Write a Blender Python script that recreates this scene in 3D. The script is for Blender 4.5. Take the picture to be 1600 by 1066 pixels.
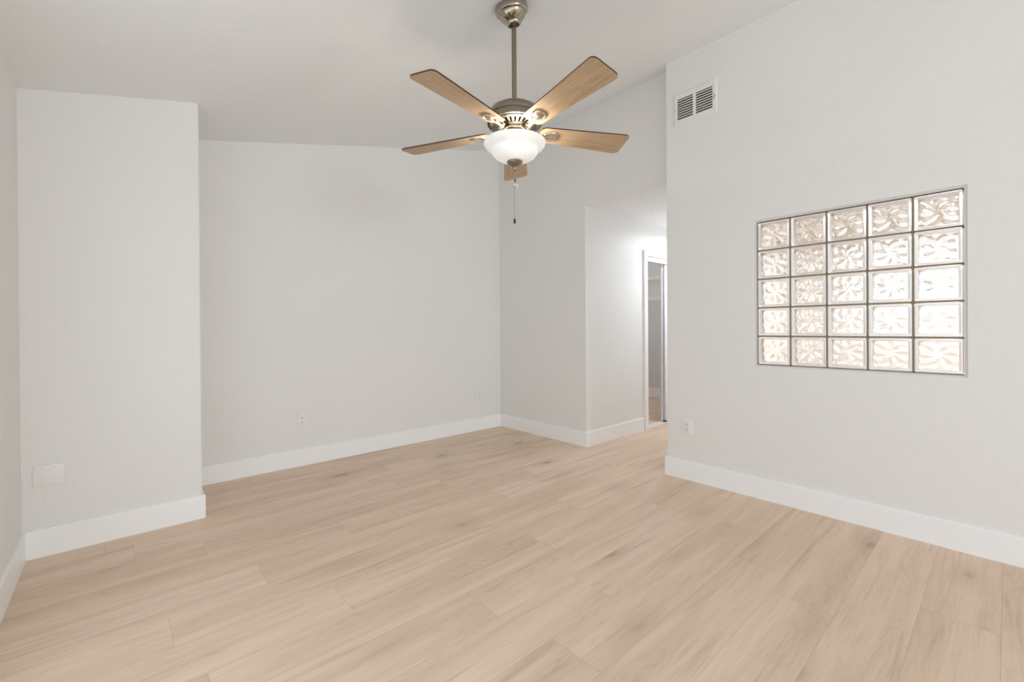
import bpy, bmesh, math, random
from mathutils import Vector, Matrix

for o in list(bpy.data.objects):
    bpy.data.objects.remove(o)
SC = bpy.context.scene
COL = SC.collection
random.seed(11)

# ------------------------------------------------------------------ camera
HC = 1.19
YAW, PITCH, ROLL, FPX, CY = 0.7278, -0.0039, -0.0071, 688.4, 515.4
fwd = Vector((math.sin(YAW) * math.cos(PITCH), math.cos(YAW) * math.cos(PITCH), math.sin(PITCH)))
rt0 = Vector((math.cos(YAW), -math.sin(YAW), 0))
up0 = rt0.cross(fwd)
rt = rt0 * math.cos(ROLL) + up0 * math.sin(ROLL)
up = up0 * math.cos(ROLL) - rt0 * math.sin(ROLL)
cam_d = bpy.data.cameras.new('camera')
cam = bpy.data.objects.new('camera', cam_d)
COL.objects.link(cam)
m4 = Matrix((rt, up, -fwd)).transposed().to_4x4()
m4.translation = Vector((0, 0, HC))
cam.matrix_world = m4
cam_d.sensor_width = 36.0
cam_d.lens = FPX / 1600.0 * 36.0
cam_d.shift_y = -(533.0 - CY) / 1600.0
cam_d.clip_start = 0.02
SC.camera = cam

# ------------------------------------------------------------------ world, exposure
w = bpy.data.worlds.new('sky')
SC.world = w
w.use_nodes = True
w.node_tree.nodes['Background'].inputs[0].default_value = (0.905, 0.965, 1.02, 1)
w.node_tree.nodes['Background'].inputs[1].default_value = 0.86
vs = SC.view_settings
vs.view_transform = 'Standard'
vs.look = 'None'
vs.gamma = 1.0
vs.use_curve_mapping = False
vs.exposure = 0.03
SC.cycles.diffuse_bounces = 8
SC.cycles.transmission_bounces = 14
SC.cycles.max_bounces = 18
SC.cycles.caustics_refractive = False
SC.cycles.caustics_reflective = False
SC.cycles.sample_clamp_indirect = 6.0

# ------------------------------------------------------------------ place measures (metres)
XL, XP, XB, XC = -0.387, 0.384, 3.299, 3.468      # left wall, pier side, right wall, set-back right wall
YP, YA, YE, YB = 3.400, 4.110, 2.7876, 1.8228      # pier front, back wall, passage wall, end of the right wall
YR = -9.0                                          # rear wall behind the camera
TOPH = 2.402                                       # passage ceiling
BH, BT = 0.146, 0.0157                             # baseboard
def zc(x): return 2.6273 + 0.2315 * (x - XP)       # the vaulted ceiling

# ------------------------------------------------------------------ added fill lights in the unseen window openings
def area(name, loc, rot, sx, sy, power, color):
    d = bpy.data.lights.new(name, 'AREA')
    d.shape = 'RECTANGLE'; d.size = sx; d.size_y = sy; d.energy = power; d.color = color
    o = bpy.data.objects.new(name, d); COL.objects.link(o)
    o.location = loc; o.rotation_euler = rot
    return o
W2 = (0.0, 3.0, 0.2, 2.35)      # invented rear window x0,x1,z0,z1
W3 = (-6.0, 2.4, 0.2, 2.2)     # invented left window y0,y1,z0,z1
area('fill_rear', ((W2[0] + W2[1]) / 2, YR - 0.10, (W2[2] + W2[3]) / 2), (math.radians(90), 0, 0), W2[1] - W2[0], W2[3] - W2[2], 196, (0.905, 0.985, 1.06))
area('fill_left', (XL - 0.10, (W3[0] + W3[1]) / 2, (W3[2] + W3[3]) / 2), (0, math.radians(-90), 0), W3[3] - W3[2], W3[1] - W3[0], 40, (0.905, 0.985, 1.06))

# ------------------------------------------------------------------ materials
def new_mat(name):
    m = bpy.data.materials.new(name); m.use_nodes = True
    nt = m.node_tree
    b = nt.nodes['Principled BSDF']
    return m, nt, b
def link(nt, a, b): nt.links.new(a, b)
def math_node(nt, op, a, b=None, c=None, clamp=False):
    n = nt.nodes.new('ShaderNodeMath'); n.operation = op; n.use_clamp = clamp
    for i, v in enumerate((a, b, c)):
        if v is None: continue
        if isinstance(v, (int, float)): n.inputs[i].default_value = v
        else: link(nt, v, n.inputs[i])
    return n.outputs[0]
def combine(nt, x, y, z):
    n = nt.nodes.new('ShaderNodeCombineXYZ')
    for i, v in enumerate((x, y, z)):
        if isinstance(v, (int, float)): n.inputs[i].default_value = v
        else: link(nt, v, n.inputs[i])
    return n.outputs[0]
def noise(nt, vec, scale, detail=4, rough=0.55, dist=0.0):
    n = nt.nodes.new('ShaderNodeTexNoise')
    if vec is not None: link(nt, vec, n.inputs['Vector'])
    n.inputs['Scale'].default_value = scale; n.inputs['Detail'].default_value = detail
    n.inputs['Roughness'].default_value = rough; n.inputs['Distortion'].default_value = dist
    return n.outputs['Fac']
def mixc(nt, fac, a, b, mode='MIX'):
    n = nt.nodes.new('ShaderNodeMix'); n.data_type = 'RGBA'; n.blend_type = mode
    if isinstance(fac, (int, float)): n.inputs[0].default_value = fac
    else: link(nt, fac, n.inputs[0])
    for i, v in ((6, a), (7, b)):
        if isinstance(v, tuple): n.inputs[i].default_value = (*v, 1)
        else: link(nt, v, n.inputs[i])
    return n.outputs[2]
def maprange(nt, v, a, b, c=0.0, d=1.0, smooth=False):
    n = nt.nodes.new('ShaderNodeMapRange'); n.clamp = True
    if smooth: n.interpolation_type = 'SMOOTHSTEP'
    link(nt, v, n.inputs[0])
    for i, x in enumerate((a, b, c, d)): n.inputs[i + 1].default_value = x
    return n.outputs[0]
def bump(nt, b, h, strength, dist):
    n = nt.nodes.new('ShaderNodeBump')
    n.inputs['Strength'].default_value = strength; n.inputs['Distance'].default_value = dist
    link(nt, h, n.inputs['Height']); link(nt, n.outputs[0], b.inputs['Normal'])
def obj_coord(nt):
    return nt.nodes.new('ShaderNodeTexCoord').outputs['Object']

def paint(name, col, rough=0.6, tex=55, strength=0.25, dist=0.0015, spec=0.3):
    m, nt, b = new_mat(name)
    c = obj_coord(nt)
    f = noise(nt, c, tex, 3, 0.55)
    g = noise(nt, c, 1.3, 2)
    k = tuple(x * 0.985 for x in col)
    link(nt, mixc(nt, g, k, col), b.inputs['Base Color'])
    b.inputs['Roughness'].default_value = rough
    b.inputs['Specular IOR Level'].default_value = spec
    bump(nt, b, maprange(nt, f, 0.4, 0.62, 0, 1, True), strength, dist)
    return m
M = {}
M['wall'] = paint('wall_paint', (0.820, 0.820, 0.805))
M['passage'] = paint('passage_paint', (0.83, 0.83, 0.82), rough=0.48, spec=0.4)
M['ceiling'] = paint('ceiling_paint', (0.862, 0.882, 0.893), rough=0.8, tex=38, strength=0.4, dist=0.002)
M['ceiling_low'] = paint('textured_ceiling_paint', (0.88, 0.885, 0.885), rough=0.7, tex=30, strength=0.8, dist=0.004)
M['trim'] = paint('trim_paint', (0.925, 0.94, 0.955), rough=0.35, tex=20, strength=0.03, dist=0.0005, spec=0.5)
M['plate'] = paint('plate_plastic', (0.830, 0.828, 0.812), rough=0.35, tex=80, strength=0.02, dist=0.0003, spec=0.5)
M['vent'] = paint('vent_enamel', (0.82, 0.818, 0.805), rough=0.4, tex=80, strength=0.02, dist=0.0003)
M['closet'] = paint('closet_paint', (0.72, 0.72, 0.72))
M['white_metal'] = paint('white_coated_metal', (0.86, 0.86, 0.87), rough=0.35, tex=60, strength=0.02, dist=0.0003)
M['beige'] = paint('beige_paint', (0.71, 0.675, 0.63))
M['mortar'] = paint('grout', (0.25, 0.21, 0.16), rough=0.9, tex=120, strength=0.3, dist=0.001)
M['caulk'] = paint('caulk', (0.72, 0.71, 0.69), rough=0.6, tex=80, strength=0.1)
M['dark'] = paint('painted_shade', (0.035, 0.03, 0.027), rough=0.8)  # near-black colour stands in for shade behind the vents
M['slot'] = paint('slot_dark', (0.16, 0.15, 0.14), rough=0.7)

def metal(name, col, rough, aniso=0.0):
    m, nt, b = new_mat(name)
    c = obj_coord(nt)
    sep = nt.nodes.new('ShaderNodeSeparateXYZ'); link(nt, c, sep.inputs[0])
    f = noise(nt, combine(nt, math_node(nt, 'MULTIPLY', sep.outputs[0], 8), math_node(nt, 'MULTIPLY', sep.outputs[1], 8), math_node(nt, 'MULTIPLY', sep.outputs[2], 500)), 1.0, 2)
    link(nt, mixc(nt, f, tuple(x * 0.92 for x in col), col), b.inputs['Base Color'])
    b.inputs['Metallic'].default_value = 1.0
    link(nt, maprange(nt, f, 0.3, 0.7, rough * 0.85, rough * 1.2), b.inputs['Roughness'])
    return m
M['nickel'] = metal('brushed_nickel', (0.315, 0.27, 0.21), 0.32)
M['nickel_bright'] = metal('bright_nickel', (0.66, 0.58, 0.47), 0.2)
M['nickel_shiny'] = metal('polished_nickel', (0.44, 0.39, 0.315), 0.15)
M['grey_metal'] = paint('grey_coated_metal', (0.68, 0.68, 0.69), rough=0.4, tex=60, strength=0.02, dist=0.0003)
M['steel'] = metal('dull_steel', (0.45, 0.45, 0.45), 0.35)
M['dark_metal'] = metal('dark_bronze', (0.10, 0.08, 0.065), 0.4)

def blade_wood():
    m, nt, b = new_mat('oak_veneer')
    c = obj_coord(nt)
    sep = nt.nodes.new('ShaderNodeSeparateXYZ'); link(nt, c, sep.inputs[0])
    v = combine(nt, math_node(nt, 'MULTIPLY', sep.outputs[0], 5), math_node(nt, 'MULTIPLY', sep.outputs[1], 70), 0.0)
    f = noise(nt, v, 1.0, 5, 0.6, 0.4)
    v2 = combine(nt, math_node(nt, 'MULTIPLY', sep.outputs[0], 30), math_node(nt, 'MULTIPLY', sep.outputs[1], 420), 0.0)
    g = noise(nt, v2, 1.0, 2)
    col = mixc(nt, maprange(nt, f, 0.3, 0.7), (0.39, 0.265, 0.16), (0.53, 0.385, 0.245))
    col = mixc(nt, maprange(nt, g, 0.45, 0.75, 0, 0.35), col, (0.33, 0.20, 0.10))
    link(nt, col, b.inputs['Base Color'])
    b.inputs['Roughness'].default_value = 0.45
    return m
M['oak'] = blade_wood()
M['walnut'] = paint('dark_walnut', (0.075, 0.045, 0.028), rough=0.45)

def floor_mat():
    m, nt, b = new_mat('oak_plank_floor')
    c = obj_coord(nt)
    sep = nt.nodes.new('ShaderNodeSeparateXYZ'); link(nt, c, sep.inputs[0])
    X, Y = sep.outputs[0], sep.outputs[1]
    PW, PL = 0.229, 1.52
    yy = math_node(nt, 'DIVIDE', math_node(nt, 'SUBTRACT', Y, 0.473 - 40 * PW), PW)
    row = math_node(nt, 'FLOOR', yy)
    fy = math_node(nt, 'FRACT', yy)
    wn = nt.nodes.new('ShaderNodeTexWhiteNoise'); wn.noise_dimensions = '1D'
    link(nt, math_node(nt, 'ADD', row, 3.37), wn.inputs['W'])
    xx = math_node(nt, 'ADD', math_node(nt, 'DIVIDE', math_node(nt, 'ADD', X, 30.0), PL), wn.outputs['Value'])
    colm = math_node(nt, 'FLOOR', xx)
    fx = math_node(nt, 'FRACT', xx)
    wp = nt.nodes.new('ShaderNodeTexWhiteNoise'); wp.noise_dimensions = '2D'
    link(nt, combine(nt, row, colm, 0.0), wp.inputs['Vector'])
    pid = wp.outputs['Value']
    pcol = nt.nodes.new('ShaderNodeSeparateColor'); link(nt, wp.outputs['Color'], pcol.inputs[0])
    r2, r3 = pcol.outputs[1], pcol.outputs[2]
    def pv(sx, sy, k):
        return combine(nt, math_node(nt, 'ADD', math_node(nt, 'MULTIPLY', X, sx), math_node(nt, 'MULTIPLY', pid, 37.0 * k)),
                       math_node(nt, 'ADD', math_node(nt, 'MULTIPLY', Y, sy), math_node(nt, 'MULTIPLY', r2, 23.0 * k)),
                       math_node(nt, 'MULTIPLY', r3, 11.0))
    broad = noise(nt, pv(0.75, 9.0, 1), 1.0, 4, 0.55, 0.3)
    streak = noise(nt, pv(1.05, 24.0, 2), 1.0, 5, 0.6, 0.4)
    fine = noise(nt, pv(7.0, 170.0, 3), 1.0, 3, 0.6)
    # cathedral grain: contour lines of a stretched noise
    ring = noise(nt, pv(0.75, 4.2, 4), 1.0, 3, 0.5, 0.3)
    ringl = math_node(nt, 'SINE', math_node(nt, 'MULTIPLY', ring, 170.0))
    ringm = math_node(nt, 'MULTIPLY', maprange(nt, ringl, 0.2, 1.0), maprange(nt, broad, 0.45, 0.65))
    # knots
    vo = nt.nodes.new('ShaderNodeTexVoronoi'); vo.voronoi_dimensions = '3D'
    link(nt, pv(1.55, 3.8, 5), vo.inputs['Vector']); vo.inputs['Scale'].default_value = 1.0
    vc = nt.nodes.new('ShaderNodeSeparateColor'); link(nt, vo.outputs['Color'], vc.inputs[0])
    wob = math_node(nt, 'ADD', vo.outputs['Distance'], math_node(nt, 'MULTIPLY', math_node(nt, 'SUBTRACT', streak, 0.5), 0.10))
    knot = math_node(nt, 'MULTIPLY', maprange(nt, wob, 0.03, 0.13, 1, 0, True), math_node(nt, 'GREATER_THAN', vc.outputs[0], 0.45))
    halo = math_node(nt, 'MULTIPLY', maprange(nt, wob, 0.05, 0.40, 1, 0, True), math_node(nt, 'GREATER_THAN', vc.outputs[0], 0.45))
    col = mixc(nt, pid, (0.775, 0.602, 0.462), (0.82, 0.650, 0.512))
    col = mixc(nt, math_node(nt, 'MULTIPLY', r3, 0.30), col, (0.79, 0.61, 0.455))
    col = mixc(nt, maprange(nt, broad, 0.40, 0.72, 0, 0.46), col, (0.56, 0.425, 0.315))
    col = mixc(nt, maprange(nt, broad, 0.28, 0.48, 0.4, 0), col, (0.83, 0.675, 0.545))
    col = mixc(nt, maprange(nt, streak, 0.52, 0.74, 0, 0.44, True), col, (0.42, 0.30, 0.21))
    col = mixc(nt, maprange(nt, fine, 0.5, 0.75, 0, 0.22), col, (0.40, 0.285, 0.19))
    col = mixc(nt, math_node(nt, 'MULTIPLY', ringm, 0.17), col, (0.40, 0.28, 0.18))
    col = mixc(nt, math_node(nt, 'MULTIPLY', halo, 0.25), col, (0.42, 0.30, 0.20))
    col = mixc(nt, math_node(nt, 'MULTIPLY', knot, 0.45), col, (0.22, 0.135, 0.08))
    # seams
    ey = math_node(nt, 'MULTIPLY', math_node(nt, 'MINIMUM', fy, math_node(nt, 'SUBTRACT', 1.0, fy)), PW)
    ex = math_node(nt, 'MULTIPLY', math_node(nt, 'MINIMUM', fx, math_node(nt, 'SUBTRACT', 1.0, fx)), PL)
    e = math_node(nt, 'MINIMUM', ex, ey)
    seam = maprange(nt, e, 0.0006, 0.0022, 1, 0)
    col = mixc(nt, math_node(nt, 'MULTIPLY', seam, 0.24), col, (0.27, 0.18, 0.115))
    link(nt, col, b.inputs['Base Color'])
    b.inputs['Roughness'].default_value = 0.5
    b.inputs['Specular IOR Level'].default_value = 0.35
    h = math_node(nt, 'SUBTRACT', math_node(nt, 'MULTIPLY', fine, 0.25), seam)
    bump(nt, b, h, 0.25, 0.0008)
    return m
M['floor'] = floor_mat()

def glass_mat(name, rough, col=(1, 1, 1)):
    m, nt, b = new_mat(name)
    c = obj_coord(nt)
    f = noise(nt, c, 40, 2)
    link(nt, mixc(nt, f, tuple(x * 0.985 for x in col), col), b.inputs['Base Color'])
    b.inputs['Roughness'].default_value = rough
    b.inputs['Transmission Weight'].default_value = 1.0
    b.inputs['IOR'].default_value = 1.5
    return m
M['glass'] = glass_mat('clear_block_glass', 0.02, (0.99, 0.985, 0.975))
M['crystal'] = glass_mat('crystal', 0.0)

def translucent(name, col, wt, emit=None, estr=0.0):
    m, nt, b = new_mat(name)
    out = nt.nodes['Material Output']
    c = obj_coord(nt)
    f = noise(nt, c, 14, 4, 0.6, 1.5)
    k = mixc(nt, maprange(nt, f, 0.3, 0.7), tuple(x * 0.9 for x in col), col)
    link(nt, k, b.inputs['Base Color']); b.inputs['Roughness'].default_value = 0.25
    t = nt.nodes.new('ShaderNodeBsdfTranslucent'); link(nt, k, t.inputs[0])
    mx = nt.nodes.new('ShaderNodeMixShader'); mx.inputs[0].default_value = wt
    link(nt, b.outputs[0], mx.inputs[1]); link(nt, t.outputs[0], mx.inputs[2])
    link(nt, mx.outputs[0], out.inputs[0])
    if emit:
        link(nt, mixc(nt, f, tuple(x * 0.96 for x in emit), emit), b.inputs['Emission Color'])
        b.inputs['Emission Strength'].default_value = estr
    return m
M['block_rim'] = glass_mat('moulded_glass_rim', 0.32, (1.0, 0.99, 0.98))
M['bowl'] = translucent('frosted_bowl_glass', (0.90, 0.91, 0.92), 0.012, (1.0, 0.97, 0.92), 0.12)
M['hall_glass'] = translucent('frosted_lamp_glass', (0.9, 0.9, 0.88), 0.5, (1.0, 0.96, 0.90), 3.0)

# ------------------------------------------------------------------ mesh helpers
def bx(bm, x0, x1, y0, y1, z0, z1, mi=0):
    vs_ = [bm.verts.new((x, y, z)) for x in (x0, x1) for y in (y0, y1) for z in (z0, z1)]
    for f in ((0, 1, 3, 2), (4, 6, 7, 5), (0, 4, 5, 1), (2, 3, 7, 6), (0, 2, 6, 4), (1, 5, 7, 3)):
        bm.faces.new([vs_[i] for i in f]).material_index = mi
def prism(bm, pts, z0, z1, mi=0):
    a = [bm.verts.new((*p, z0)) for p in pts]; b = [bm.verts.new((*p, z1)) for p in pts]
    n = len(pts)
    bm.faces.new(a[::-1]).material_index = mi; bm.faces.new(b).material_index = mi
    for i in range(n):
        bm.faces.new((a[i], a[(i + 1) % n], b[(i + 1) % n], b[i])).material_index = mi
def lathe(bm, prof, seg=64, mat=None, mi=0, closed=False):
    """prof: list of (r, z); revolves about Z; ends with r = 0 are welded"""
    rings = []
    for r, z in prof:
        if r < 1e-6:
            v = bm.verts.new((0, 0, z)); rings.append([v] * seg)
        else:
            rings.append([bm.verts.new((r * math.cos(2 * math.pi * i / seg), r * math.sin(2 * math.pi * i / seg), z)) for i in range(seg)])
    pairs = list(zip(rings, rings[1:])) + ([(rings[-1], rings[0])] if closed else [])
    for A, B in pairs:
        for i in range(seg):
            j = (i + 1) % seg
            vsx = []
            for v in (A[i], A[j], B[j], B[i]):
                if v not in vsx: vsx.append(v)
            if len(vsx) > 2: bm.faces.new(vsx).material_index = mi
    if mat is not None:
        us = {v for R_ in rings for v in R_}
        bmesh.ops.transform(bm, matrix=mat, verts=list(us))
def tube(bm, pts, radii, seg=10, mi=0):
    if isinstance(radii, (int, float)): radii = [radii] * len(pts)
    pts = [Vector(p) for p in pts]
    rings = []
    for i, p in enumerate(pts):
        t = (pts[min(i + 1, len(pts) - 1)] - pts[max(i - 1, 0)]).normalized()
        a = t.cross(Vector((0, 0, 1)))
        if a.length < 1e-4: a = t.cross(Vector((1, 0, 0)))
        a.normalize(); b = t.cross(a)
        rings.append([bm.verts.new(p + (a * math.cos(2 * math.pi * k / seg) + b * math.sin(2 * math.pi * k / seg)) * radii[i]) for k in range(seg)])
    for A, B in zip(rings, rings[1:]):
        for k in range(seg):
            bm.faces.new((A[k], A[(k + 1) % seg], B[(k + 1) % seg], B[k])).material_index = mi
    bm.faces.new(rings[0][::-1]).material_index = mi; bm.faces.new(rings[-1]).material_index = mi
def finish(name, bm, mats, parent=None, smooth=None, bevel=0.0, loc=None, seg=2):
    bmesh.ops.recalc_face_normals(bm, faces=bm.faces[:])
    if bevel:
        bmesh.ops.bevel(bm, geom=[e for e in bm.edges if len(e.link_faces) == 2 and e.calc_face_angle(0) > 0.6], offset=bevel, segments=seg, affect='EDGES', profile=0.5, clamp_overlap=True)
    me = bpy.data.meshes.new(name)
    bm.to_mesh(me); bm.free()
    for mm in (mats if isinstance(mats, (list, tuple)) else [mats]): me.materials.append(mm)
    if smooth is not None:
        for p in me.polygons: p.use_smooth = True
        me.set_sharp_from_angle(angle=math.radians(smooth))
    o = bpy.data.objects.new(name, me); COL.objects.link(o)
    if parent is not None: o.parent = parent
    if loc is not None: o.location = loc
    return o
def struct(name, bm, mats, parent=None, **k):
    o = finish(name, bm, mats, parent, **k)
    if parent is None: o['kind'] = 'structure'
    return o
def thing(name, label, cat, loc, group=None, rot=(0, 0, 0)):
    o = bpy.data.objects.new(name, None); COL.objects.link(o)
    o.empty_display_size = 0.05
    o.location = loc; o.rotation_euler = rot
    o['label'] = label; o['category'] = cat
    if group: o['group'] = group
    return o
def new(): return bmesh.new()

# ================================================================== the shell
b = new(); bx(b, XL - 0.12, 8.2, YR - 0.12, 5.0, -0.08, 0.0); struct('floor', b, M['floor'])

# vaulted ceiling: one sloping slab
b = new()
x0, x1 = XL - 0.12, XC + 0.13
prism(b, [(x0, zc(x0)), (x1, zc(x1)), (x1, zc(x1) + 0.12), (x0, zc(x0) + 0.12)], -(YA + 0.12), -(YR - 0.12))
bmesh.ops.transform(b, matrix=Matrix.Rotation(math.radians(90), 4, 'X'), verts=b.verts[:])
struct('ceiling', b, M['ceiling'])

# left wall with an invented window beside the camera
b = new(); T = 0.12
ztl = zc(XL) + 0.002
bx(b, XL - T, XL, YR - T, W3[0], 0, ztl); bx(b, XL - T, XL, W3[1], YA + T, 0, ztl)
bx(b, XL - T, XL, W3[0], W3[1], 0, W3[2]); bx(b, XL - T, XL, W3[0], W3[1], W3[3], ztl)
struct('wall_left', b, M['wall'])
# projecting pier
b = new()
prism(b, [(XL, YP), (XP, YP), (XP, YA), (XL, YA)], 0, 1.0)
for v in b.verts:
    if v.co.z > 0.5: v.co.z = zc(v.co.x)
bmesh.ops.bevel(b, geom=[e for e in b.edges if all(abs(v.co.x - XP) < 1e-5 and abs(v.co.y - YP) < 1e-5 for v in e.verts)], offset=0.006, segments=3, affect='EDGES')
struct('wall_pier', b, M['wall'])
# gable walls: back and rear
def gable(name, xa, xb, y0, y1, hole=None):
    b = new()
    def seg_(p, q, za, zb_=None):
        pts = [(p, za), (q, za), (q, zb_ if zb_ is not None else zc(q)), (p, zb_ if zb_ is not None else zc(p))]
        bb = new(); prism(bb, pts, -y1, -y0)
        bmesh.ops.transform(bb, matrix=Matrix.Rotation(math.radians(90), 4, 'X'), verts=bb.verts[:])
        me = bpy.data.meshes.new('tmp'); bb.to_mesh(me); bb.free(); b.from_mesh(me); bpy.data.meshes.remove(me)
    if hole:
        h0, h1, z0, z1 = hole
        seg_(xa, h0, 0); seg_(h1, xb, 0); seg_(h0, h1, 0, z0); seg_(h0, h1, z1)
    else: seg_(xa, xb, 0)
    struct(name, b, M['wall'])
gable('wall_back', XL, XC, YA, YA + T)
gable('wall_rear', XL, XB, YR - T, YR, W2)
# right wall with the opening for the glass blocks
GY0, GY1, GZ0, GZ1 = 0.134, 1.167, 0.9135, 1.9225
b = new(); zt = zc(XC)
XBB = XC + 0.002
bx(b, XB, XBB, YR - T, GY0, 0, zt); bx(b, XB, XBB, GY1, YB, 0, zt)
bx(b, XB, XBB, GY0, GY1, 0, GZ0); bx(b, XB, XBB, GY0, GY1, GZ1, zt)
bmesh.ops.bevel(b, geom=[e for e in b.edges if all(abs(v.co.x - XB) < 1e-5 and abs(v.co.y - YB) < 1e-5 for v in e.verts)], offset=0.005, segments=3, affect='EDGES')
struct('wall_right', b, M['wall'])
# set-back wall: solid piece and the header over the passage
b = new(); zt = zc(XC + T)
bx(b, XC, XC + T, YE, YA + T, 0, zt); bx(b, XC, XC + T, YB - 0.12, YE, TOPH, zt)
struct('wall_setback', b, M['wall'])
# passage walls, ceiling
DX0, DX1, DZ = 4.585, 6.30, 2.02
b = new()
bx(b, XC + T, DX0, YE, YE + 0.115, 0, TOPH); bx(b, DX1, 8.0, YE, YE + 0.115, 0, TOPH); bx(b, DX0, DX1, YE, YE + 0.115, DZ, TOPH)
struct('wall_passage', b, M['passage'])
b = new(); bx(b, XBB, 8.0, YB - 0.12, YB, 0, TOPH); struct('wall_passage_near', b, M['passage'])
W5 = (1.9, 2.7, 0.25, 2.15)  # opening of the added window at the passage end
b = new()
bx(b, 8.0, 8.12, YB - 0.12, W5[0], 0, TOPH); bx(b, 8.0, 8.12, W5[1], YE + 0.115, 0, TOPH)
bx(b, 8.0, 8.12, W5[0], W5[1], 0, W5[2]); bx(b, 8.0, 8.12, W5[0], W5[1], W5[3], TOPH)
struct('wall_passage_end', b, M['passage'])
b = new(); bx(b, XC + T, 8.12, YB - 0.12, YE + 0.115, TOPH, TOPH + 0.1); bx(b, XC + 0.0005, XC + T, YB, YE, TOPH - 0.0008, TOPH); struct('ceiling_passage', b, M['ceiling_low'])
# closet behind the passage wall
CX0, CX1, CY1 = 4.30, 6.80, 4.72
b = new()
bx(b, CX1, CX1 + T, YE + 0.115, CY1 + T, 0, 2.40); bx(b, CX0 - T, CX0, YE + 0.115, CY1 + T, 0, 2.40); bx(b, CX0, CX1, CY1, CY1 + T, 0, 2.40)
struct('wall_closet', b, M['closet'])
b = new(); bx(b, CX0 - T, CX1 + T, YE + 0.115, CY1 + T, 2.40, 2.48); struct('ceiling_closet', b, M['closet'])
# invented room beyond the glass blocks, supplies the brightness seen through them
BX1, BY0 = 6.4, -2.2
W4 = (-1.9, 1.35, 0.85, 2.25)  # opening of the added window that brightens the blocks
b = new()
bx(b, BX1, BX1 + T, BY0 - T, W4[0], 0, 2.44); bx(b, BX1, BX1 + T, W4[1], YB - 0.12, 0, 2.44)
bx(b, BX1, BX1 + T, W4[0], W4[1], 0, W4[2]); bx(b, BX1, BX1 + T, W4[0], W4[1], W4[3], 2.44)
bx(b, XBB, BX1 + T, BY0 - T, BY0, 0, 2.44)
struct('wall_beyond', b, M['beige'])
b = new(); bx(b, XBB, BX1 + T, BY0 - T, YB - 0.12, 2.44, 2.54); struct('ceiling_beyond', b, M['trim'])

# ------------------------------------------------------------------ baseboards: swept and mitred
def sweep(name, path, h=BH, t=BT):
    """path runs with the room on its left-hand side; the board grows to the left"""
    prof = [(0, 0), (t, 0), (t, h - 0.004), (t - 0.001, h - 0.0015), (t - 0.0035, h), (0, h)]
    b = new()
    P = [Vector((x, y)) for x, y in path]
    n = len(P); rings = []
    for i, p in enumerate(P):
        def nrm(a, c):
            d = (c - a).normalized(); return Vector((-d.y, d.x))
        if i == 0: off = nrm(P[0], P[1])
        elif i == n - 1: off = nrm(P[-2], P[-1])
        else:
            n1, n2 = nrm(P[i - 1], p), nrm(p, P[i + 1])
            off = (n1 + n2) / (1 + n1.dot(n2))
        rings.append([b.verts.new((p.x + off.x * u, p.y + off.y * u, z)) for u, z in prof])
    k = len(prof)
    for A, B in zip(rings, rings[1:]):
        for i in range(k): b.faces.new((A[i], A[(i + 1) % k], B[(i + 1) % k], B[i]))
    b.faces.new(rings[0][::-1]); b.faces.new(rings[-1])
    return struct(name, b, M['trim'])
e_ = 0.0006
sweep('baseboard_left', [(XL + e_, YP), (XL + e_, YR)])
sweep('baseboard_pier', [(XP + e_, YA - BT), (XP + e_, YP - e_), (XL + BT, YP - e_)])
sweep('baseboard_back', [(XC, YA - e_), (XP, YA - e_)])
sweep('baseboard_passage', [(4.50, YE - e_), (XC - e_, YE - e_), (XC - e_, YA - BT)])
sweep('baseboard_right', [(XB - e_, YR), (XB - e_, YB + e_), (7.9, YB + e_)])
sweep('baseboard_closet', [(CX1 - e_, YE + 0.12), (CX1 - e_, CY1 - e_), (CX0, CY1 - e_)])

# ------------------------------------------------------------------ invented windows out of frame, openings for the fill lights
def added_window_frame(name, axis, pos, a0, a1, z0, z1):
    r = bpy.data.objects.new(name, None); COL.objects.link(r); r['kind'] = 'structure'
    b = new(); f = 0.05
    def q(p0, p1, zz0, zz1):
        if axis == 'x': bx(b, pos - 0.04, pos - 0.005, p0, p1, zz0, zz1)
        else: bx(b, p0, p1, pos - 0.04, pos - 0.005, zz0, zz1)
    mid = (a0 + a1) / 2
    q(a0, a0 + f, z0, z1); q(a1 - f, a1, z0, z1); q(a0 + f, a1 - f, z0, z0 + f); q(a0 + f, a1 - f, z1 - f, z1); q(mid - f / 2, mid + f / 2, z0 + f, z1 - f)
    finish('added_window_frame', b, M['trim'], r)
added_window_frame('added_window_2', 'y', YR, *W2)
added_window_frame('added_window_3', 'x', XL, *W3)
added_window_frame('added_window_4', 'x', BX1 + 0.05, *W4)
added_window_frame('added_window_5', 'x', 8.05, *W5)
area('fill_beyond', (BX1 + 0.10, (W4[0] + W4[1]) / 2, (W4[2] + W4[3]) / 2), (0, math.radians(90), 0), W4[3] - W4[2], W4[1] - W4[0], 3.0, (1.0, 0.74, 0.48))  # added warm fill, tints the sky seen through the blocks

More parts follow.
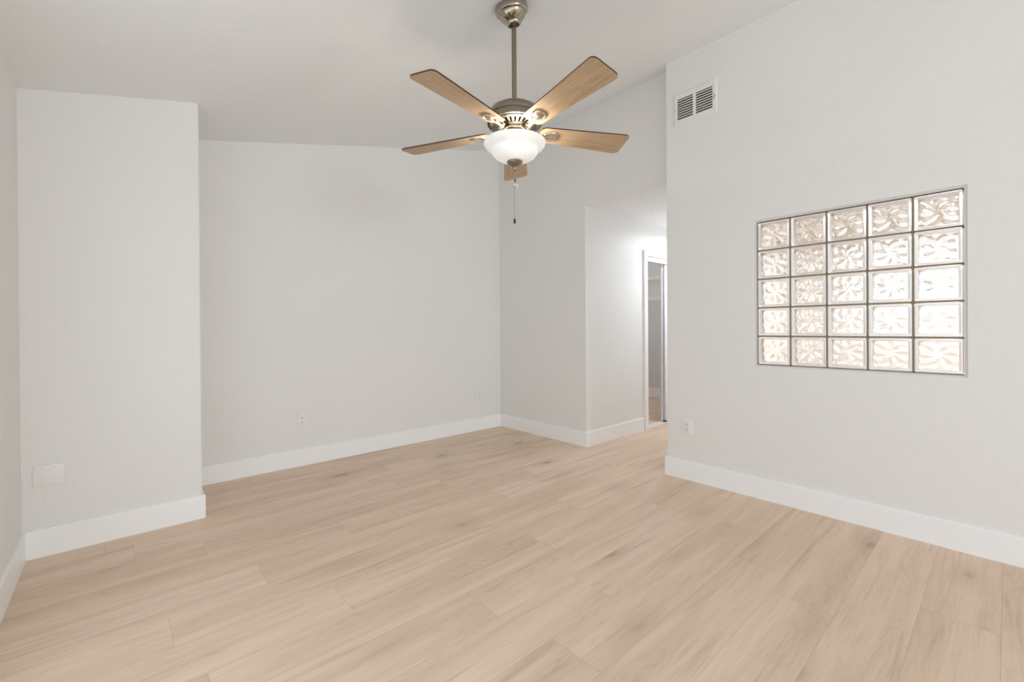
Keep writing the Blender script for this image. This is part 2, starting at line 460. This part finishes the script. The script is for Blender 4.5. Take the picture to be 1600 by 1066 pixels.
# ================================================================== glass block window
win = bpy.data.objects.new('window_1', None); COL.objects.link(win); win['kind'] = 'structure'
win.location = (XB, 0, 0)
REC = 0.022                       # how far the block faces sit behind the wall face
FR = 0.0125                       # caulked border
IY0, IY1, IZ0, IZ1 = GY0 + FR, GY1 - FR, GZ0 + FR * 0.8, GZ1 - FR
b = new()
for (y0, y1, z0, z1) in ((GY0, IY0, GZ0, GZ1), (IY1, GY1, GZ0, GZ1), (IY0, IY1, GZ0, IZ0), (IY0, IY1, IZ1, GZ1)):
    bx(b, 0.006, 0.11, y0, y1, z0, z1)
finish('frame', b, M['caulk'], win)
PY, PZ, J = (IY1 - IY0) / 5, (IZ1 - IZ0) / 5, 0.0095
BD = 0.080
b = new()
for i in range(1, 5):
    y = IY0 + PY * i; bx(b, REC + 0.0015, REC + BD - 0.004, y - J / 2 + 0.0004, y + J / 2 - 0.0004, IZ0, IZ1)
for i in range(1, 5):
    z = IZ0 + PZ * i
    for k in range(5):
        bx(b, REC + 0.0015, REC + BD - 0.004, IY0 + PY * k + (J / 2 if k else 0), IY0 + PY * (k + 1) - (J / 2 if k < 4 else 0), z - J / 2 + 0.0004, z + J / 2 - 0.0004)
finish('grout', b, M['mortar'], win)

def ring_loop(hw, hh, r, n=5):
    pts = []
    for cx, cy, a0 in ((hw - r, hh - r, 0), (-hw + r, hh - r, 90), (-hw + r, -hh + r, 180), (hw - r, -hh + r, 270)):
        for k in range(n + 1):
            a = math.radians(a0 + 90 * k / n); pts.append((cx + r * math.cos(a), cy + r * math.sin(a)))
    return pts
HW, HH = (PY - J) / 2, (PZ - J) / 2
rim = new()
# rim: a hollow moulded square tube with a stepped inner lip on both faces
loops = [(0.0, HW - 0.003, HH - 0.003, 0.006), (0.003, HW, HH, 0.008), (BD - 0.003, HW, HH, 0.008), (BD, HW - 0.003, HH - 0.003, 0.006),
         (BD, HW - 0.011, HH - 0.011, 0.008), (BD - 0.005, HW - 0.016, HH - 0.016, 0.008), (0.005, HW - 0.016, HH - 0.016, 0.008), (0.0, HW - 0.011, HH - 0.011, 0.008)]
L_ = [[rim.verts.new((x, p[0], p[1])) for p in ring_loop(hw, hh, r)] for x, hw, hh, r in loops]
for A, B in zip(L_, L_[1:] + L_[:1]):
    k = len(A)
    for i in range(k): rim.faces.new((A[i], A[(i + 1) % k], B[(i + 1) % k], B[i]))
# wavy face: solid pane, flat outside, rippled inside
def wave(u, v, sd):
    r = math.hypot(u, v); a = math.atan2(v, u)
    g = min(1.0, r * 2.2)
    h = 0.95 * (abs(math.sin(3.5 * a + 0.7 * sd + 0.5 * math.sin(5 * r + sd))) - 0.5) * g
    h += 0.35 * math.sin(7 * a - 6 * r + 2.1 * sd) * min(1, r * 1.2)
    h += 0.25 * math.sin(5.2 * u + 2.0 * math.sin(4.1 * v + sd)) * math.cos(4.3 * v + 1.6 * math.sin(3.7 * u))
    return h
def pane(bm, xo, xi, sd, amp):
    N = 30; hw, hh = HW - 0.0165, HH - 0.0165
    def grid(f):
        return [[bm.verts.new((f(2 * i / N - 1, 2 * j / N - 1), hw * (2 * i / N - 1), hh * (2 * j / N - 1))) for j in range(N + 1)] for i in range(N + 1)]
    def inner(u, v):
        fade = min(1.0, 7 * (1 - max(abs(u), abs(v))))
        return xi + amp * wave(u, v, sd) * fade
    A = grid(lambda u, v: xo); B = grid(inner)
    for G in (A, B):
        for i in range(N):
            for j in range(N): bm.faces.new((G[i][j], G[i + 1][j], G[i + 1][j + 1], G[i][j + 1]))
    for i in range(N):
        for (p, q) in (((i, 0), (i + 1, 0)), ((i, N), (i + 1, N)), ((0, i), (0, i + 1)), ((N, i), (N, i + 1))):
            bm.faces.new((A[p[0]][p[1]], A[q[0]][q[1]], B[q[0]][q[1]], B[p[0]][p[1]]))
pn = new()
pane(pn, 0.006, 0.0150, 0.4, 0.0038)
pane(pn, BD - 0.006, BD - 0.0150, 2.2, 0.0038)
proto_rim = proto_pane = None
for r in range(5):
    for c in range(5):
        loc = (REC, IY0 + PY * (c + 0.5), IZ0 + PZ * (r + 0.5))
        if proto_rim is None:
            proto_rim = finish('glass_block', rim, M['block_rim'], win, smooth=35, loc=loc)
            proto_pane = finish('wavy_pane', pn, M['glass'], proto_rim, smooth=40)
        else:
            o = proto_rim.copy(); COL.objects.link(o); o.parent = win; o.location = loc
            p = proto_pane.copy(); COL.objects.link(p); p.parent = o

# added ceiling lamp, brightens the invented room beyond the blocks
t = thing('unseen_ceiling_light', 'added flush square ceiling lamp, unseen, brightening the room beyond the glass blocks', 'ceiling light', (4.95, 0.0, 2.44))
b = new(); bx(b, -0.36, 0.36, -0.36, 0.36, -0.035, -0.001); finish('lamp_base', b, M['white_metal'], t, bevel=0.006)
b = new(); bx(b, -0.32, 0.32, -0.32, 0.32, -0.055, -0.036); finish('diffuser', b, M['hall_glass'], t, bevel=0.006)
l = area('room_beyond_fill', (4.95, 0.0, 2.37), (0, 0, 0), 0.6, 0.6, 50, (0.94, 0.975, 1.03))
l.parent = t; l.location = (0, 0, -0.07)

# ================================================================== closet door in the passage
d1 = bpy.data.objects.new('door_1', None); COL.objects.link(d1); d1['kind'] = 'structure'
CW, CP = 0.062, 0.024
b = new()
bx(b, DX0 - CW - 0.01, DX0 - 0.01, YE - CP, YE - 0.0005, 0, DZ + CW); bx(b, DX1 + 0.01, DX1 + 0.01 + CW, YE - CP, YE - 0.0005, 0, DZ + CW)
bx(b, DX0 - 0.01, DX1 + 0.01, YE - CP, YE - 0.0005, DZ + 0.004, DZ + CW)
finish('casing', b, M['trim'], d1)
b = new(); bx(b, DX0 - 0.01, DX0 + 0.0, YE - 0.002, YE + 0.117, 0, DZ); finish('jamb', b, M['trim'], d1)
b = new(); bx(b, DX0, DX1, YE + 0.004, YE + 0.10, DZ - 0.012, DZ - 0.001); bx(b, DX0, DX1, YE + 0.006, YE + 0.012, DZ - 0.055, DZ - 0.012)
bx(b, DX0, DX1, YE + 0.05, YE + 0.055, DZ - 0.045, DZ - 0.012); finish('head_track', b, M['white_metal'], d1)
b = new(); bx(b, DX0, DX1, YE + 0.004, YE + 0.095, 0.0005, 0.008)
for yy in (0.008, 0.045, 0.085): bx(b, DX0, DX1, YE + yy, YE + yy + 0.006, 0.008, 0.016)
finish('floor_track', b, M['white_metal'], d1)
def slider(xa, xb, y, strip):
    b = new()
    bx(b, xa, xa + 0.042, y, y + 0.024, 0.02, DZ - 0.05); bx(b, xb - 0.042, xb, y, y + 0.024, 0.02, DZ - 0.05)
    bx(b, xa + 0.042, xb - 0.042, y, y + 0.024, 0.02, 0.075); bx(b, xa + 0.042, xb - 0.042, y, y + 0.024, DZ - 0.1, DZ - 0.05)
    f = finish('door_panel', b, M['white_metal'], d1, bevel=0.004)
    b = new(); bx(b, xa + 0.04, xb - 0.04, y + 0.009, y + 0.015, 0.07, DZ - 0.095); finish('infill', b, M['white_metal'], f)
    if strip:
        b = new(); bx(b, xa - 0.004, xa - 0.0003, y + 0.003, y + 0.021, 0.02, DZ - 0.05); finish('edge_strip', b, M['grey_metal'], f)
    return f
slider(5.035, 5.95, YE + 0.060, False)
slider(5.055, 5.97, YE + 0.030, True)
b = new(); bx(b, 5.03, 5.06, YE + 0.018, YE + 0.05, 0.016, 0.03); finish('floor_guide', b, M['dark_metal'], d1)

def wire_shelf(z, label, rod):
    t = thing('wire_shelf', label, 'shelf', (CX1, 3.85, z), 'wire shelves in the closet')
    b = new()
    for x, r in ((-0.31, 0.005), (-0.012, 0.004), (-0.16, 0.003)): tube(b, [(x, -0.85, 0), (x, 0.85, 0)], r, 8)
    tube(b, [(-0.31, -0.85, -0.03), (-0.31, 0.85, -0.03)], 0.004, 8)
    finish('rails', b, M['white_metal'], t, smooth=40)
    b = new()
    for k in range(66):
        y = -0.84 + k * 0.0258
        tube(b, [(-0.006, y, 0.004), (-0.31, y, 0.004), (-0.314, y, -0.03)], 0.0016, 6)
    finish('wires', b, M['white_metal'], t, smooth=40)
    for y in (-0.55, 0.35):
        b = new(); tube(b, [(-0.003, y, -0.22), (-0.30, y, -0.02)], 0.004, 8); finish('brace', b, M['white_metal'], t, smooth=40)
    return t
wire_shelf(2.0, 'upper white wire shelf inside the closet beyond the sliding door', False)
wire_shelf(1.665, 'lower white wire shelf inside the closet, below the other shelf', True)

# passage ceiling lamp: added out of view, placed from the wall highlight
t = thing('unseen_ceiling_light', 'round flush ceiling lamp added out of view in the passage by the closet door', 'ceiling light', (5.0, 2.30, TOPH))
b = new(); lathe(b, [(0.0, -0.001), (0.16, -0.001), (0.165, -0.01), (0.165, -0.03), (0.0, -0.03)], 48); finish('lamp_base', b, M['nickel'], t, smooth=40)
b = new(); lathe(b, [(0.158, -0.031), (0.152, -0.06), (0.12, -0.085), (0.06, -0.098), (0.0, -0.10)], 48); finish('lamp_shade', b, M['hall_glass'], t, smooth=60)
pl = bpy.data.lights.new('added_passage_lamp', 'AREA'); pl.shape = 'DISK'; pl.size = 0.30; pl.energy = 10.5; pl.color = (0.94, 0.98, 1.03)
po = bpy.data.objects.new('added_passage_lamp', pl); COL.objects.link(po); po.parent = t; po.location = (0, 0, -0.105)
pl = bpy.data.lights.new('passage_fill', 'POINT'); pl.energy = 3.6; pl.shadow_soft_size = 0.12; pl.color = (0.93, 0.98, 1.04)  # extra fill hung below the lamp, no fixture of its own
po = bpy.data.objects.new('passage_fill', pl); COL.objects.link(po); po.parent = t; po.location = (0, -0.05, -0.65)
t = thing('unseen_ceiling_light', 'added round flush ceiling lamp, unseen, brightening the closet', 'ceiling light', (5.6, 3.8, 2.40))  # invented lamp, added to brighten the closet
b = new(); lathe(b, [(0.0, -0.001), (0.12, -0.001), (0.125, -0.01), (0.125, -0.03), (0.0, -0.03)], 48); finish('lamp_base', b, M['white_metal'], t, smooth=40)
b = new(); lathe(b, [(0.118, -0.031), (0.112, -0.05), (0.08, -0.07), (0.0, -0.08)], 48); finish('lamp_shade', b, M['hall_glass'], t, smooth=60)
pl = bpy.data.lights.new('closet_fill', 'POINT'); pl.energy = 12; pl.shadow_soft_size = 0.1; pl.color = (1.0, 0.98, 0.96)
po = bpy.data.objects.new('closet_fill', pl); COL.objects.link(po); po.parent = t; po.location = (0, 0, -0.2)

area('fill_passage', (8.09, 2.30, 1.2), (0, math.radians(90), 0), 1.9, 0.8, 9, (0.95, 0.98, 1.02))  # added fill behind the invented end window, evens the passage

# ================================================================== wall plates, outlets, vent
# every fitting is built in its own frame: x across, z up, front towards -y
RB = math.radians(-90)          # turns a fitting to the right wall (front towards -x)
def plate_bm(bm, w_, h_, d=0.006):
    prof = [(0.0, 1.0), (d * 0.5, 1.0), (d * 0.85, 0.0), (d, -1.0)]
    rings = []
    for y, k in ((0, 0.0), (d * 0.45, 0.0), (d * 0.85, 0.0015), (d, 0.005)):
        rings.append([bm.verts.new((x, -y, z)) for x, z in ring_loop(w_ / 2 - k, h_ / 2 - k, 0.006, 4)])
    n = len(rings[0])
    for A, B in zip(rings, rings[1:]):
        for i in range(n): bm.faces.new((A[i], A[(i + 1) % n], B[(i + 1) % n], B[i]))
    bm.faces.new(rings[0]); bm.faces.new(rings[-1][::-1])
def screw(parent, x, z, y=-0.006, r=0.0035):
    b = new(); lathe(b, [(0.0, 0.0), (r, 0.0), (r, 0.0008), (r * 0.6, 0.0016), (0, 0.0018)], 16, Matrix.Translation((x, y, z)) @ Matrix.Rotation(math.radians(90), 4, 'X'))
    bx(b, x - r * 0.8, x + r * 0.8, y - 0.0021, y - 0.0017, z - 0.0005, z + 0.0005, 1)
    return finish('screw', b, [M['plate'], M['slot']], parent)
def outlet(loc, rotz, label, w_=0.076, h_=0.122):
    t = thing('wall_outlet', label, 'outlet', loc, None, (0, 0, rotz))
    b = new(); plate_bm(b, w_, h_); finish('cover_plate', b, M['plate'], t, smooth=40)
    for zc_ in (0.0195, -0.0195):
        b = new()
        rings = [[b.verts.new((x, y, z + zc_)) for x, z in ring_loop(0.0172 - k, 0.0143 - k, 0.009, 6)] for y, k in ((-0.0055, 0), (-0.0075, 0), (-0.0082, 0.001))]
        n = len(rings[0])
        for A, B in zip(rings, rings[1:]):
            for i in range(n): b.faces.new((A[i], A[(i + 1) % n], B[(i + 1) % n], B[i]))
        b.faces.new(rings[-1][::-1])
        rc = finish('receptacle', b, M['plate'], t, smooth=40)
        b = new()
        bx(b, -0.0077, -0.0051, -0.0089, -0.0079, zc_ - 0.002, zc_ + 0.0075); bx(b, 0.0051, 0.0077, -0.0089, -0.0079, zc_ - 0.001, zc_ + 0.0065)
        lathe(b, [(0, 0), (0.0030, 0), (0.0030, 0.001), (0, 0.001)], 14, Matrix.Translation((0, -0.0079, zc_ - 0.0075)) @ Matrix.Rotation(math.radians(90), 4, 'X'))
        s = finish('slots', b, M['slot'], rc); s['label'] = 'dark plug slots'
    screw(t, 0, 0)
    return t
outlet((1.187, YA - 0.0005, 0.399), 0, 'white duplex power outlet low in the middle of the back wall')
outlet((3.138, YA - 0.0005, 0.414), 0, 'small white outlet plate nearest the back corner, right of the rocker plate')
outlet((XB - 0.0005, 1.653, 0.411), RB, 'white duplex power outlet low on the right wall near its end')
# rocker plate
t = thing('switch_plate', 'white rocker style wall plate low by the back corner, left of small outlet', 'wall plate', (3.004, YA - 0.0005, 0.411))
b = new(); plate_bm(b, 0.084, 0.132); finish('cover_plate', b, M['plate'], t, smooth=40)
b = new(); bx(b, -0.0165, 0.0165, -0.0090, -0.0055, -0.034, 0.034); finish('rocker', b, M['plate'], t, bevel=0.0015)
for z in (0.048, -0.048): screw(t, 0, z)
# blank plate on the pier
t = thing('blank_plate', 'square blank cover plate with four screws on the left pier', 'wall plate', (-0.288, YP - 0.0005, 0.423))
b = new(); plate_bm(b, 0.120, 0.114); finish('cover_plate', b, M['plate'], t, smooth=40)
for x in (-0.023, 0.023):
    for z in (-0.042, 0.042): screw(t, x, z)

# air register high on the right wall
t = thing('air_vent', 'white metal two bank air vent high on the right wall', 'vent', (XB - 0.0005, 1.582, 2.893), None, (0, 0, RB))
VW, VH, D = 0.342, 0.262, 0.010
gw, gh = 0.276, 0.168
b = new()
# pressed frame: sloped border round two windows
out = [(-VW / 2, -VH / 2), (VW / 2, -VH / 2), (VW / 2, VH / 2), (-VW / 2, VH / 2)]
lv = [(0.0, 0.0), (0.004, 0.0), (D, 0.012), (D, 0.024)]
rings = [[b.verts.new((x - math.copysign(k, x), -y, z - math.copysign(k, z))) for x, z in out] for y, k in lv]
rings.append([b.verts.new((math.copysign(gw / 2, x), -D, math.copysign(gh / 2, z))) for x, z in out])
rings.append([b.verts.new((math.copysign(gw / 2, x), -0.001, math.copysign(gh / 2, z))) for x, z in out])
for A, B in zip(rings, rings[1:]):
    for i in range(4): b.faces.new((A[i], A[(i + 1) % 4], B[(i + 1) % 4], B[i]))
bx(b, -0.0105, 0.0105, -D, -0.001, -gh / 2, gh / 2)
finish('vent_frame', b, M['vent'], t)
b = new(); bx(b, -gw / 2, gw / 2, -0.0012, -0.0003, -gh / 2, gh / 2); k_ = finish('duct_shade_sheet', b, M['dark'], t); k_['label'] = 'dark sheet painted as the shade of the duct'  # dark sheet painted in place of the shade behind the louvers
for s in (-1, 1):
    b = new()
    xa, xb = (0.0106, gw / 2 - 0.0002) if s > 0 else (-gw / 2 + 0.0002, -0.0106)
    n = 9; pz = gh / n
    for i in range(n + 1):
        z = -gh / 2 + pz * i
        zz0, zz1 = z - 0.0035, z + 0.0035
        if i == 0: zz0 = z + 0.0002
        if i == n: zz1 = z - 0.0002
        vs_ = [b.verts.new(q) for q in ((xa, -D, zz0), (xb, -D, zz0), (xb, -D, zz1), (xa, -D, zz1), (xa, -0.0015, zz0 + 0.006 if i < n else zz0), (xb, -0.0015, zz0 + 0.006 if i < n else zz0), (xb, -0.0015, zz1 + 0.006 if i < n else zz1), (xa, -0.0015, zz1 + 0.006 if i < n else zz1))]
        for f in ((0, 1, 2, 3), (4, 7, 6, 5), (0, 4, 5, 1), (1, 5, 6, 2), (2, 6, 7, 3), (3, 7, 4, 0)): b.faces.new([vs_[q] for q in f])
    finish('louver_bank', b, M['vent'], t)
for x in (-VW / 2 + 0.018, VW / 2 - 0.014):
    b = new(); lathe(b, [(0, 0), (0.0042, 0), (0.0038, 0.0012), (0, 0.0018)], 16, Matrix.Translation((x, -D, 0.0)) @ Matrix.Rotation(math.radians(90), 4, 'X')); finish('screw', b, M['steel'], t)
b = new(); bx(b, VW / 2 - 0.0245, VW / 2 - 0.0220, -D - 0.0006, -D + 0.001, -0.022, 0.024); k_ = finish('lever_slot', b, M['slot'], t)
b = new(); bx(b, VW / 2 - 0.0245, VW / 2 - 0.0215, -D - 0.014, -D - 0.0007, -0.020, -0.014); finish('damper_lever', b, M['steel'], t, bevel=0.0008)

# ================================================================== ceiling fan
FX, FY = 1.589, 1.751
FZ = zc(FX)
fan = thing('ceiling_fan', 'brushed nickel ceiling fan with five oak blades and lit glass bowl', 'ceiling fan', (FX, FY, FZ))
def Z(z): return z - FZ - 0.010
SL = math.atan(0.2315)
# canopy follows the slope of the ceiling
b = new()
lathe(b, [(0.0, -0.001), (0.083, -0.001), (0.0865, -0.006), (0.0865, -0.026), (0.084, -0.033), (0.074, -0.036), (0.0735, -0.040), (0.071, -0.048), (0.064, -0.060), (0.054, -0.070), (0.045, -0.075), (0.043, -0.078),
          (0.041, -0.079), (0.040, -0.087), (0.035, -0.093), (0.028, -0.093), (0.027, -0.082), (0.0, -0.078)], 64, Matrix.Translation((-0.020, 0, -0.005)) @ Matrix.Rotation(-SL, 4, 'Y'))
finish('canopy', b, M['nickel_shiny'], fan, smooth=35)
b = new()
bmesh.ops.create_uvsphere(b, u_segments=32, v_segments=16, radius=0.0225, matrix=Matrix.Translation((0, 0, -0.088)))
hb = finish('hanger_ball', b, M['dark_metal'], fan, smooth=60); hb['label'] = 'dark hanger ball'
b = new(); tube(b, [(0, 0, -0.085), (0, 0, Z(2.400))], 0.0132, 24); finish('downrod', b, M['nickel'], fan, smooth=60)
# motor housing
b = new()
lathe(b, [(0.0, Z(2.412)), (0.022, Z(2.412)), (0.024, Z(2.400)), (0.050, Z(2.394)), (0.080, Z(2.386)), (0.108, Z(2.376)), (0.127, Z(2.364)), (0.137, Z(2.348)), (0.140, Z(2.332)), (0.139, Z(2.326)), (0.135, Z(2.324)), (0.135, Z(2.320)),
          (0.141, Z(2.317)), (0.146, Z(2.306)), (0.147, Z(2.294)), (0.145, Z(2.287)), (0.139, Z(2.285)), (0.134, Z(2.290)), (0.0, Z(2.295))], 72)
finish('motor_housing', b, M['nickel'], fan, smooth=35)
# vented underside: ring with radial ribs over a disc painted dark as shade
b = new(); lathe(b, [(0.0, Z(2.2895)), (0.132, Z(2.2895)), (0.132, Z(2.2888)), (0.0, Z(2.2888))], 48); k_ = finish('gap_shade_disc', b, M['dark'], fan)
b = new()
lathe(b, [(0.122, Z(2.288)), (0.1375, Z(2.2845)), (0.1365, Z(2.279)), (0.121, Z(2.277))], 64, closed=True)
lathe(b, [(0.064, Z(2.280)), (0.086, Z(2.280)), (0.087, Z(2.266)), (0.064, Z(2.262))], 64, closed=True)
for k in range(29):
    a = 2 * math.pi * k / 29
    bb = new(); bx(bb, 0.084, 0.124, -0.0062, 0.0062, Z(2.2785), Z(2.2882))
    for v in bb.verts:
        if v.co.x < 0.1: v.co.z -= 0.011; v.co.y *= 0.72
    bmesh.ops.transform(bb, matrix=Matrix.Rotation(a, 4, 'Z'), verts=bb.verts[:])
    me = bpy.data.meshes.new('t'); bb.to_mesh(me); bb.free(); b.from_mesh(me); bpy.data.meshes.remove(me)
finish('vent_ring', b, M['nickel'], fan, smooth=35)
b = new(); lathe(b, [(0.0, Z(2.275)), (0.055, Z(2.275)), (0.060, Z(2.270)), (0.060, Z(2.258)), (0.054, Z(2.254)), (0.0, Z(2.254))], 48); finish('flywheel', b, M['nickel'], fan, smooth=35)
b = new(); lathe(b, [(0.0, Z(2.2535)), (0.042, Z(2.2535)), (0.042, Z(2.2445)), (0.0, Z(2.2445))], 48); finish('neck', b, M['dark_metal'], fan, smooth=35)
# switch housing and fitter of the light
b = new()
lathe(b, [(0.0, Z(2.244)), (0.040, Z(2.244)), (0.046, Z(2.239)), (0.046, Z(2.224)), (0.058, Z(2.219)), (0.062, Z(2.212)), (0.062, Z(2.203)), (0.054, Z(2.199)), (0.0, Z(2.199))], 56)
finish('fitter', b, M['nickel'], fan, smooth=35)
# glass bowl
b = new()
outer = [(0.1640, 2.1945), (0.1660, 2.191), (0.1650, 2.184), (0.160, 2.174), (0.151, 2.164), (0.141, 2.1575), (0.133, 2.1535), (0.128, 2.1490), (0.1265, 2.1440), (0.1235, 2.1365), (0.116, 2.1255), (0.104, 2.1145), (0.086, 2.1040), (0.062, 2.0965), (0.035, 2.0925), (0.0, 2.0915)]
prof = [(r, Z(z)) for r, z in outer]
inner = [(max(r - 0.0045, 0.0), Z(z) + 0.0042) for r, z in outer[::-1]]
inner[-1] = (0.1605, Z(2.1950))
lathe(b, inner[-1:] + prof, 96)
bo = finish('glass_bowl', b, M['bowl'], fan, smooth=50); bo['label'] = 'lit frosted white glass bowl'
b = new(); tube(b, [(0, 0, Z(2.200)), (0, 0, Z(2.090))], 0.006, 12); finish('center_rod', b, M['nickel'], fan, smooth=60)
b = new()
lathe(b, [(0.0, Z(2.0912)), (0.042, Z(2.0908)), (0.0435, Z(2.087)), (0.040, Z(2.080)), (0.030, Z(2.072)), (0.017, Z(2.066)), (0.012, Z(2.062)), (0.0125, Z(2.057)), (0.010, Z(2.048)), (0.006, Z(2.040)), (0.0, Z(2.037))], 40)
finish('finial', b, M['nickel'], fan, smooth=40)
# bulbs of the fan light: two small lamps in the open bowl
for a in (math.radians(60), math.radians(240)):
    c, s = math.cos(a), math.sin(a)
    b = new(); bmesh.ops.create_uvsphere(b, u_segments=20, v_segments=12, radius=0.015, matrix=Matrix.Translation((0.070 * c, 0.070 * s, Z(2.170))))
    finish('light_bulb', b, M['hall_glass'], fan, smooth=60)
    p = bpy.data.lights.new('fan_bulb', 'POINT'); p.energy = 8.0; p.color = (1.0, 0.90, 0.74); p.shadow_soft_size = 0.024
    o = bpy.data.objects.new('fan_bulb', p); COL.objects.link(o); o.parent = fan; o.location = (0.070 * c, 0.070 * s, Z(2.170))
# pull chains
def chain(name, x, y, z0, z1, step=0.0052):
    b = new(); n = int((z0 - z1) / step)
    for i in range(n):
        bmesh.ops.create_icosphere(b, subdivisions=1, radius=0.0021, matrix=Matrix.Translation((x, y, Z(z0 - step * i))))
    tube(b, [(x, y, Z(z0)), (x, y, Z(z1))], 0.0007, 6)
    return finish(name, b, M['nickel_shiny'], fan, smooth=60)
ch = chain('pull_chain', 0.001, -0.001, 2.038, 1.995)
b = new(); lathe(b, [(0.0, Z(1.997)), (0.004, Z(1.996)), (0.0045, Z(1.990)), (0.003, Z(1.985)), (0.0, Z(1.985))], 16, Matrix.Translation((0.001, -0.001, 0))); finish('coupling', b, M['dark_metal'], ch, smooth=50)
b = new(); bmesh.ops.create_icosphere(b, subdivisions=2, radius=0.0165, matrix=Matrix.Translation((0.004, -0.004, Z(1.963)))); k_ = finish('crystal_knob', b, M['crystal'], ch); k_['label'] = 'clear crystal ball knob'
ch2 = chain('pull_chain', -0.002, 0.003, 2.038, 1.787)
b = new(); lathe(b, [(0.0, Z(1.789)), (0.003, Z(1.788)), (0.0065, Z(1.777)), (0.0075, Z(1.769)), (0.005, Z(1.761)), (0.0, Z(1.759))], 20, Matrix.Translation((-0.002, 0.003, 0))); k_ = finish('chain_drop', b, M['dark_metal'], ch2, smooth=50); k_['label'] = 'small dark drop knob'
# blades and their brackets
BZ = 2.2498
def rounded_outline():
    pts = []
    r0, r1, h0, h1 = 0.138, 0.660, 0.058, 0.081
    def corner(cx, cy, rad, a0, a1, n=8):
        for k in range(n + 1):
            a = math.radians(a0 + (a1 - a0) * k / n); pts.append((cx + rad * math.cos(a), cy + rad * math.sin(a)))
    corner(r1 - 0.026, h1 - 0.026, 0.026, 0, 88); corner(r0 + 0.035, h0 - 0.035, 0.035, 92, 180)
    corner(r0 + 0.035, -h0 + 0.035, 0.035, 180, 268); corner(r1 - 0.026, -h1 + 0.026, 0.026, 272, 360)
    return pts
bb = new(); th = 0.0075
pts = rounded_outline()
A = [bb.verts.new((x, y, 0)) for x, y in pts]; B = [bb.verts.new((x, y, th)) for x, y in pts]
bb.faces.new(A[::-1]).material_index = 0
bb.faces.new(B).material_index = 1
for i in range(len(pts)): bb.faces.new((A[i], A[(i + 1) % len(pts)], B[(i + 1) % len(pts)], B[i])).material_index = 1
irons = new()
# curved arm from the flywheel to the medallion (a flat tapering band)
path = [(0.050, 0.0, 0.020), (0.070, 0.004, 0.012), (0.095, 0.010, -0.006), (0.112, 0.013, -0.015), (0.130, 0.010, -0.013), (0.150, 0.004, -0.008), (0.172, 0.0, -0.006)]
hwid = [0.016, 0.014, 0.011, 0.010, 0.011, 0.014, 0.018]
ring_ = []
for (x, y, z), h in zip(path, hwid):
    ring_.append([irons.verts.new(q) for q in ((x, y - h, z), (x, y - h * 0.4, z - 0.0045), (x, y + h * 0.4, z - 0.0045), (x, y + h, z), (x, y, z + 0.004))])
for A_, B_ in zip(ring_, ring_[1:]):
    for i in range(5): irons.faces.new((A_[i], A_[(i + 1) % 5], B_[(i + 1) % 5], B_[i]))
irons.faces.new(ring_[0][::-1]); irons.faces.new(ring_[-1])
med = new()
def oval(bm, cx, a, bb_, prof_, seg=40):
    rings = []
    for k, z in prof_:
        rings.append([bm.verts.new((cx + a * k * math.cos(2 * math.pi * i / seg), bb_ * k * math.sin(2 * math.pi * i / seg) * (1 + 0.22 * math.cos(2 * math.pi * i / seg)), z)) for i in range(seg)])
    for A_, B_ in zip(rings, rings[1:]):
        for i in range(seg): bm.faces.new((A_[i], A_[(i + 1) % seg], B_[(i + 1) % seg], B_[i]))
    bm.faces.new(rings[0]); bm.faces.new(rings[-1][::-1])
oval(med, 0.202, 0.045, 0.037, [(1.0, -0.0003), (1.0, -0.004), (0.92, -0.008), (0.80, -0.008), (0.72, -0.0045), (0.50, -0.0055), (0.2, -0.009), (0.05, -0.0095)])
# leaf ribs pressed into the medallion
for s in (-1, 0, 1):
    tube(med, [(0.164, 0.0, -0.009), (0.183, 0.008 * s, -0.010), (0.207, 0.015 * s, -0.009), (0.228, 0.016 * s, -0.006)], [0.004, 0.0035, 0.003, 0.0015], 8)
pitch = Matrix.Rotation(math.radians(-12), 4, 'X')
protos = None
psi0 = math.atan2(fwd.y, fwd.x) - 0.0182
# the rotor hangs a little out of level
sx = Vector((1, 0, -0.011)).normalized(); sz = Vector((0.011, 0.0429, 1)).normalized(); sy = sz.cross(sx)
sag = Matrix((sx, sy, sz)).transposed().to_4x4()
for k in range(5):
    a = psi0 + k * math.radians(72)
    mw = Matrix.Translation((0, 0, Z(BZ))) @ sag @ Matrix.Rotation(a, 4, 'Z') @ pitch
    if protos is None:
        bl = finish('blade', bb, [M['oak'], M['walnut']], fan, smooth=30); bl['label'] = 'light oak underside with dark edge'
        ir = finish('blade_bracket', irons, M['nickel_shiny'], bl, smooth=50)
        md = finish('bracket_medallion', med, M['nickel_bright'], bl, smooth=40)
        protos = (bl, ir, md); bl.matrix_local = mw
    else:
        c = protos[0].copy(); COL.objects.link(c); c.parent = fan; c.matrix_local = mw
        for q in protos[1:]:
            d = q.copy(); COL.objects.link(d); d.parent = c
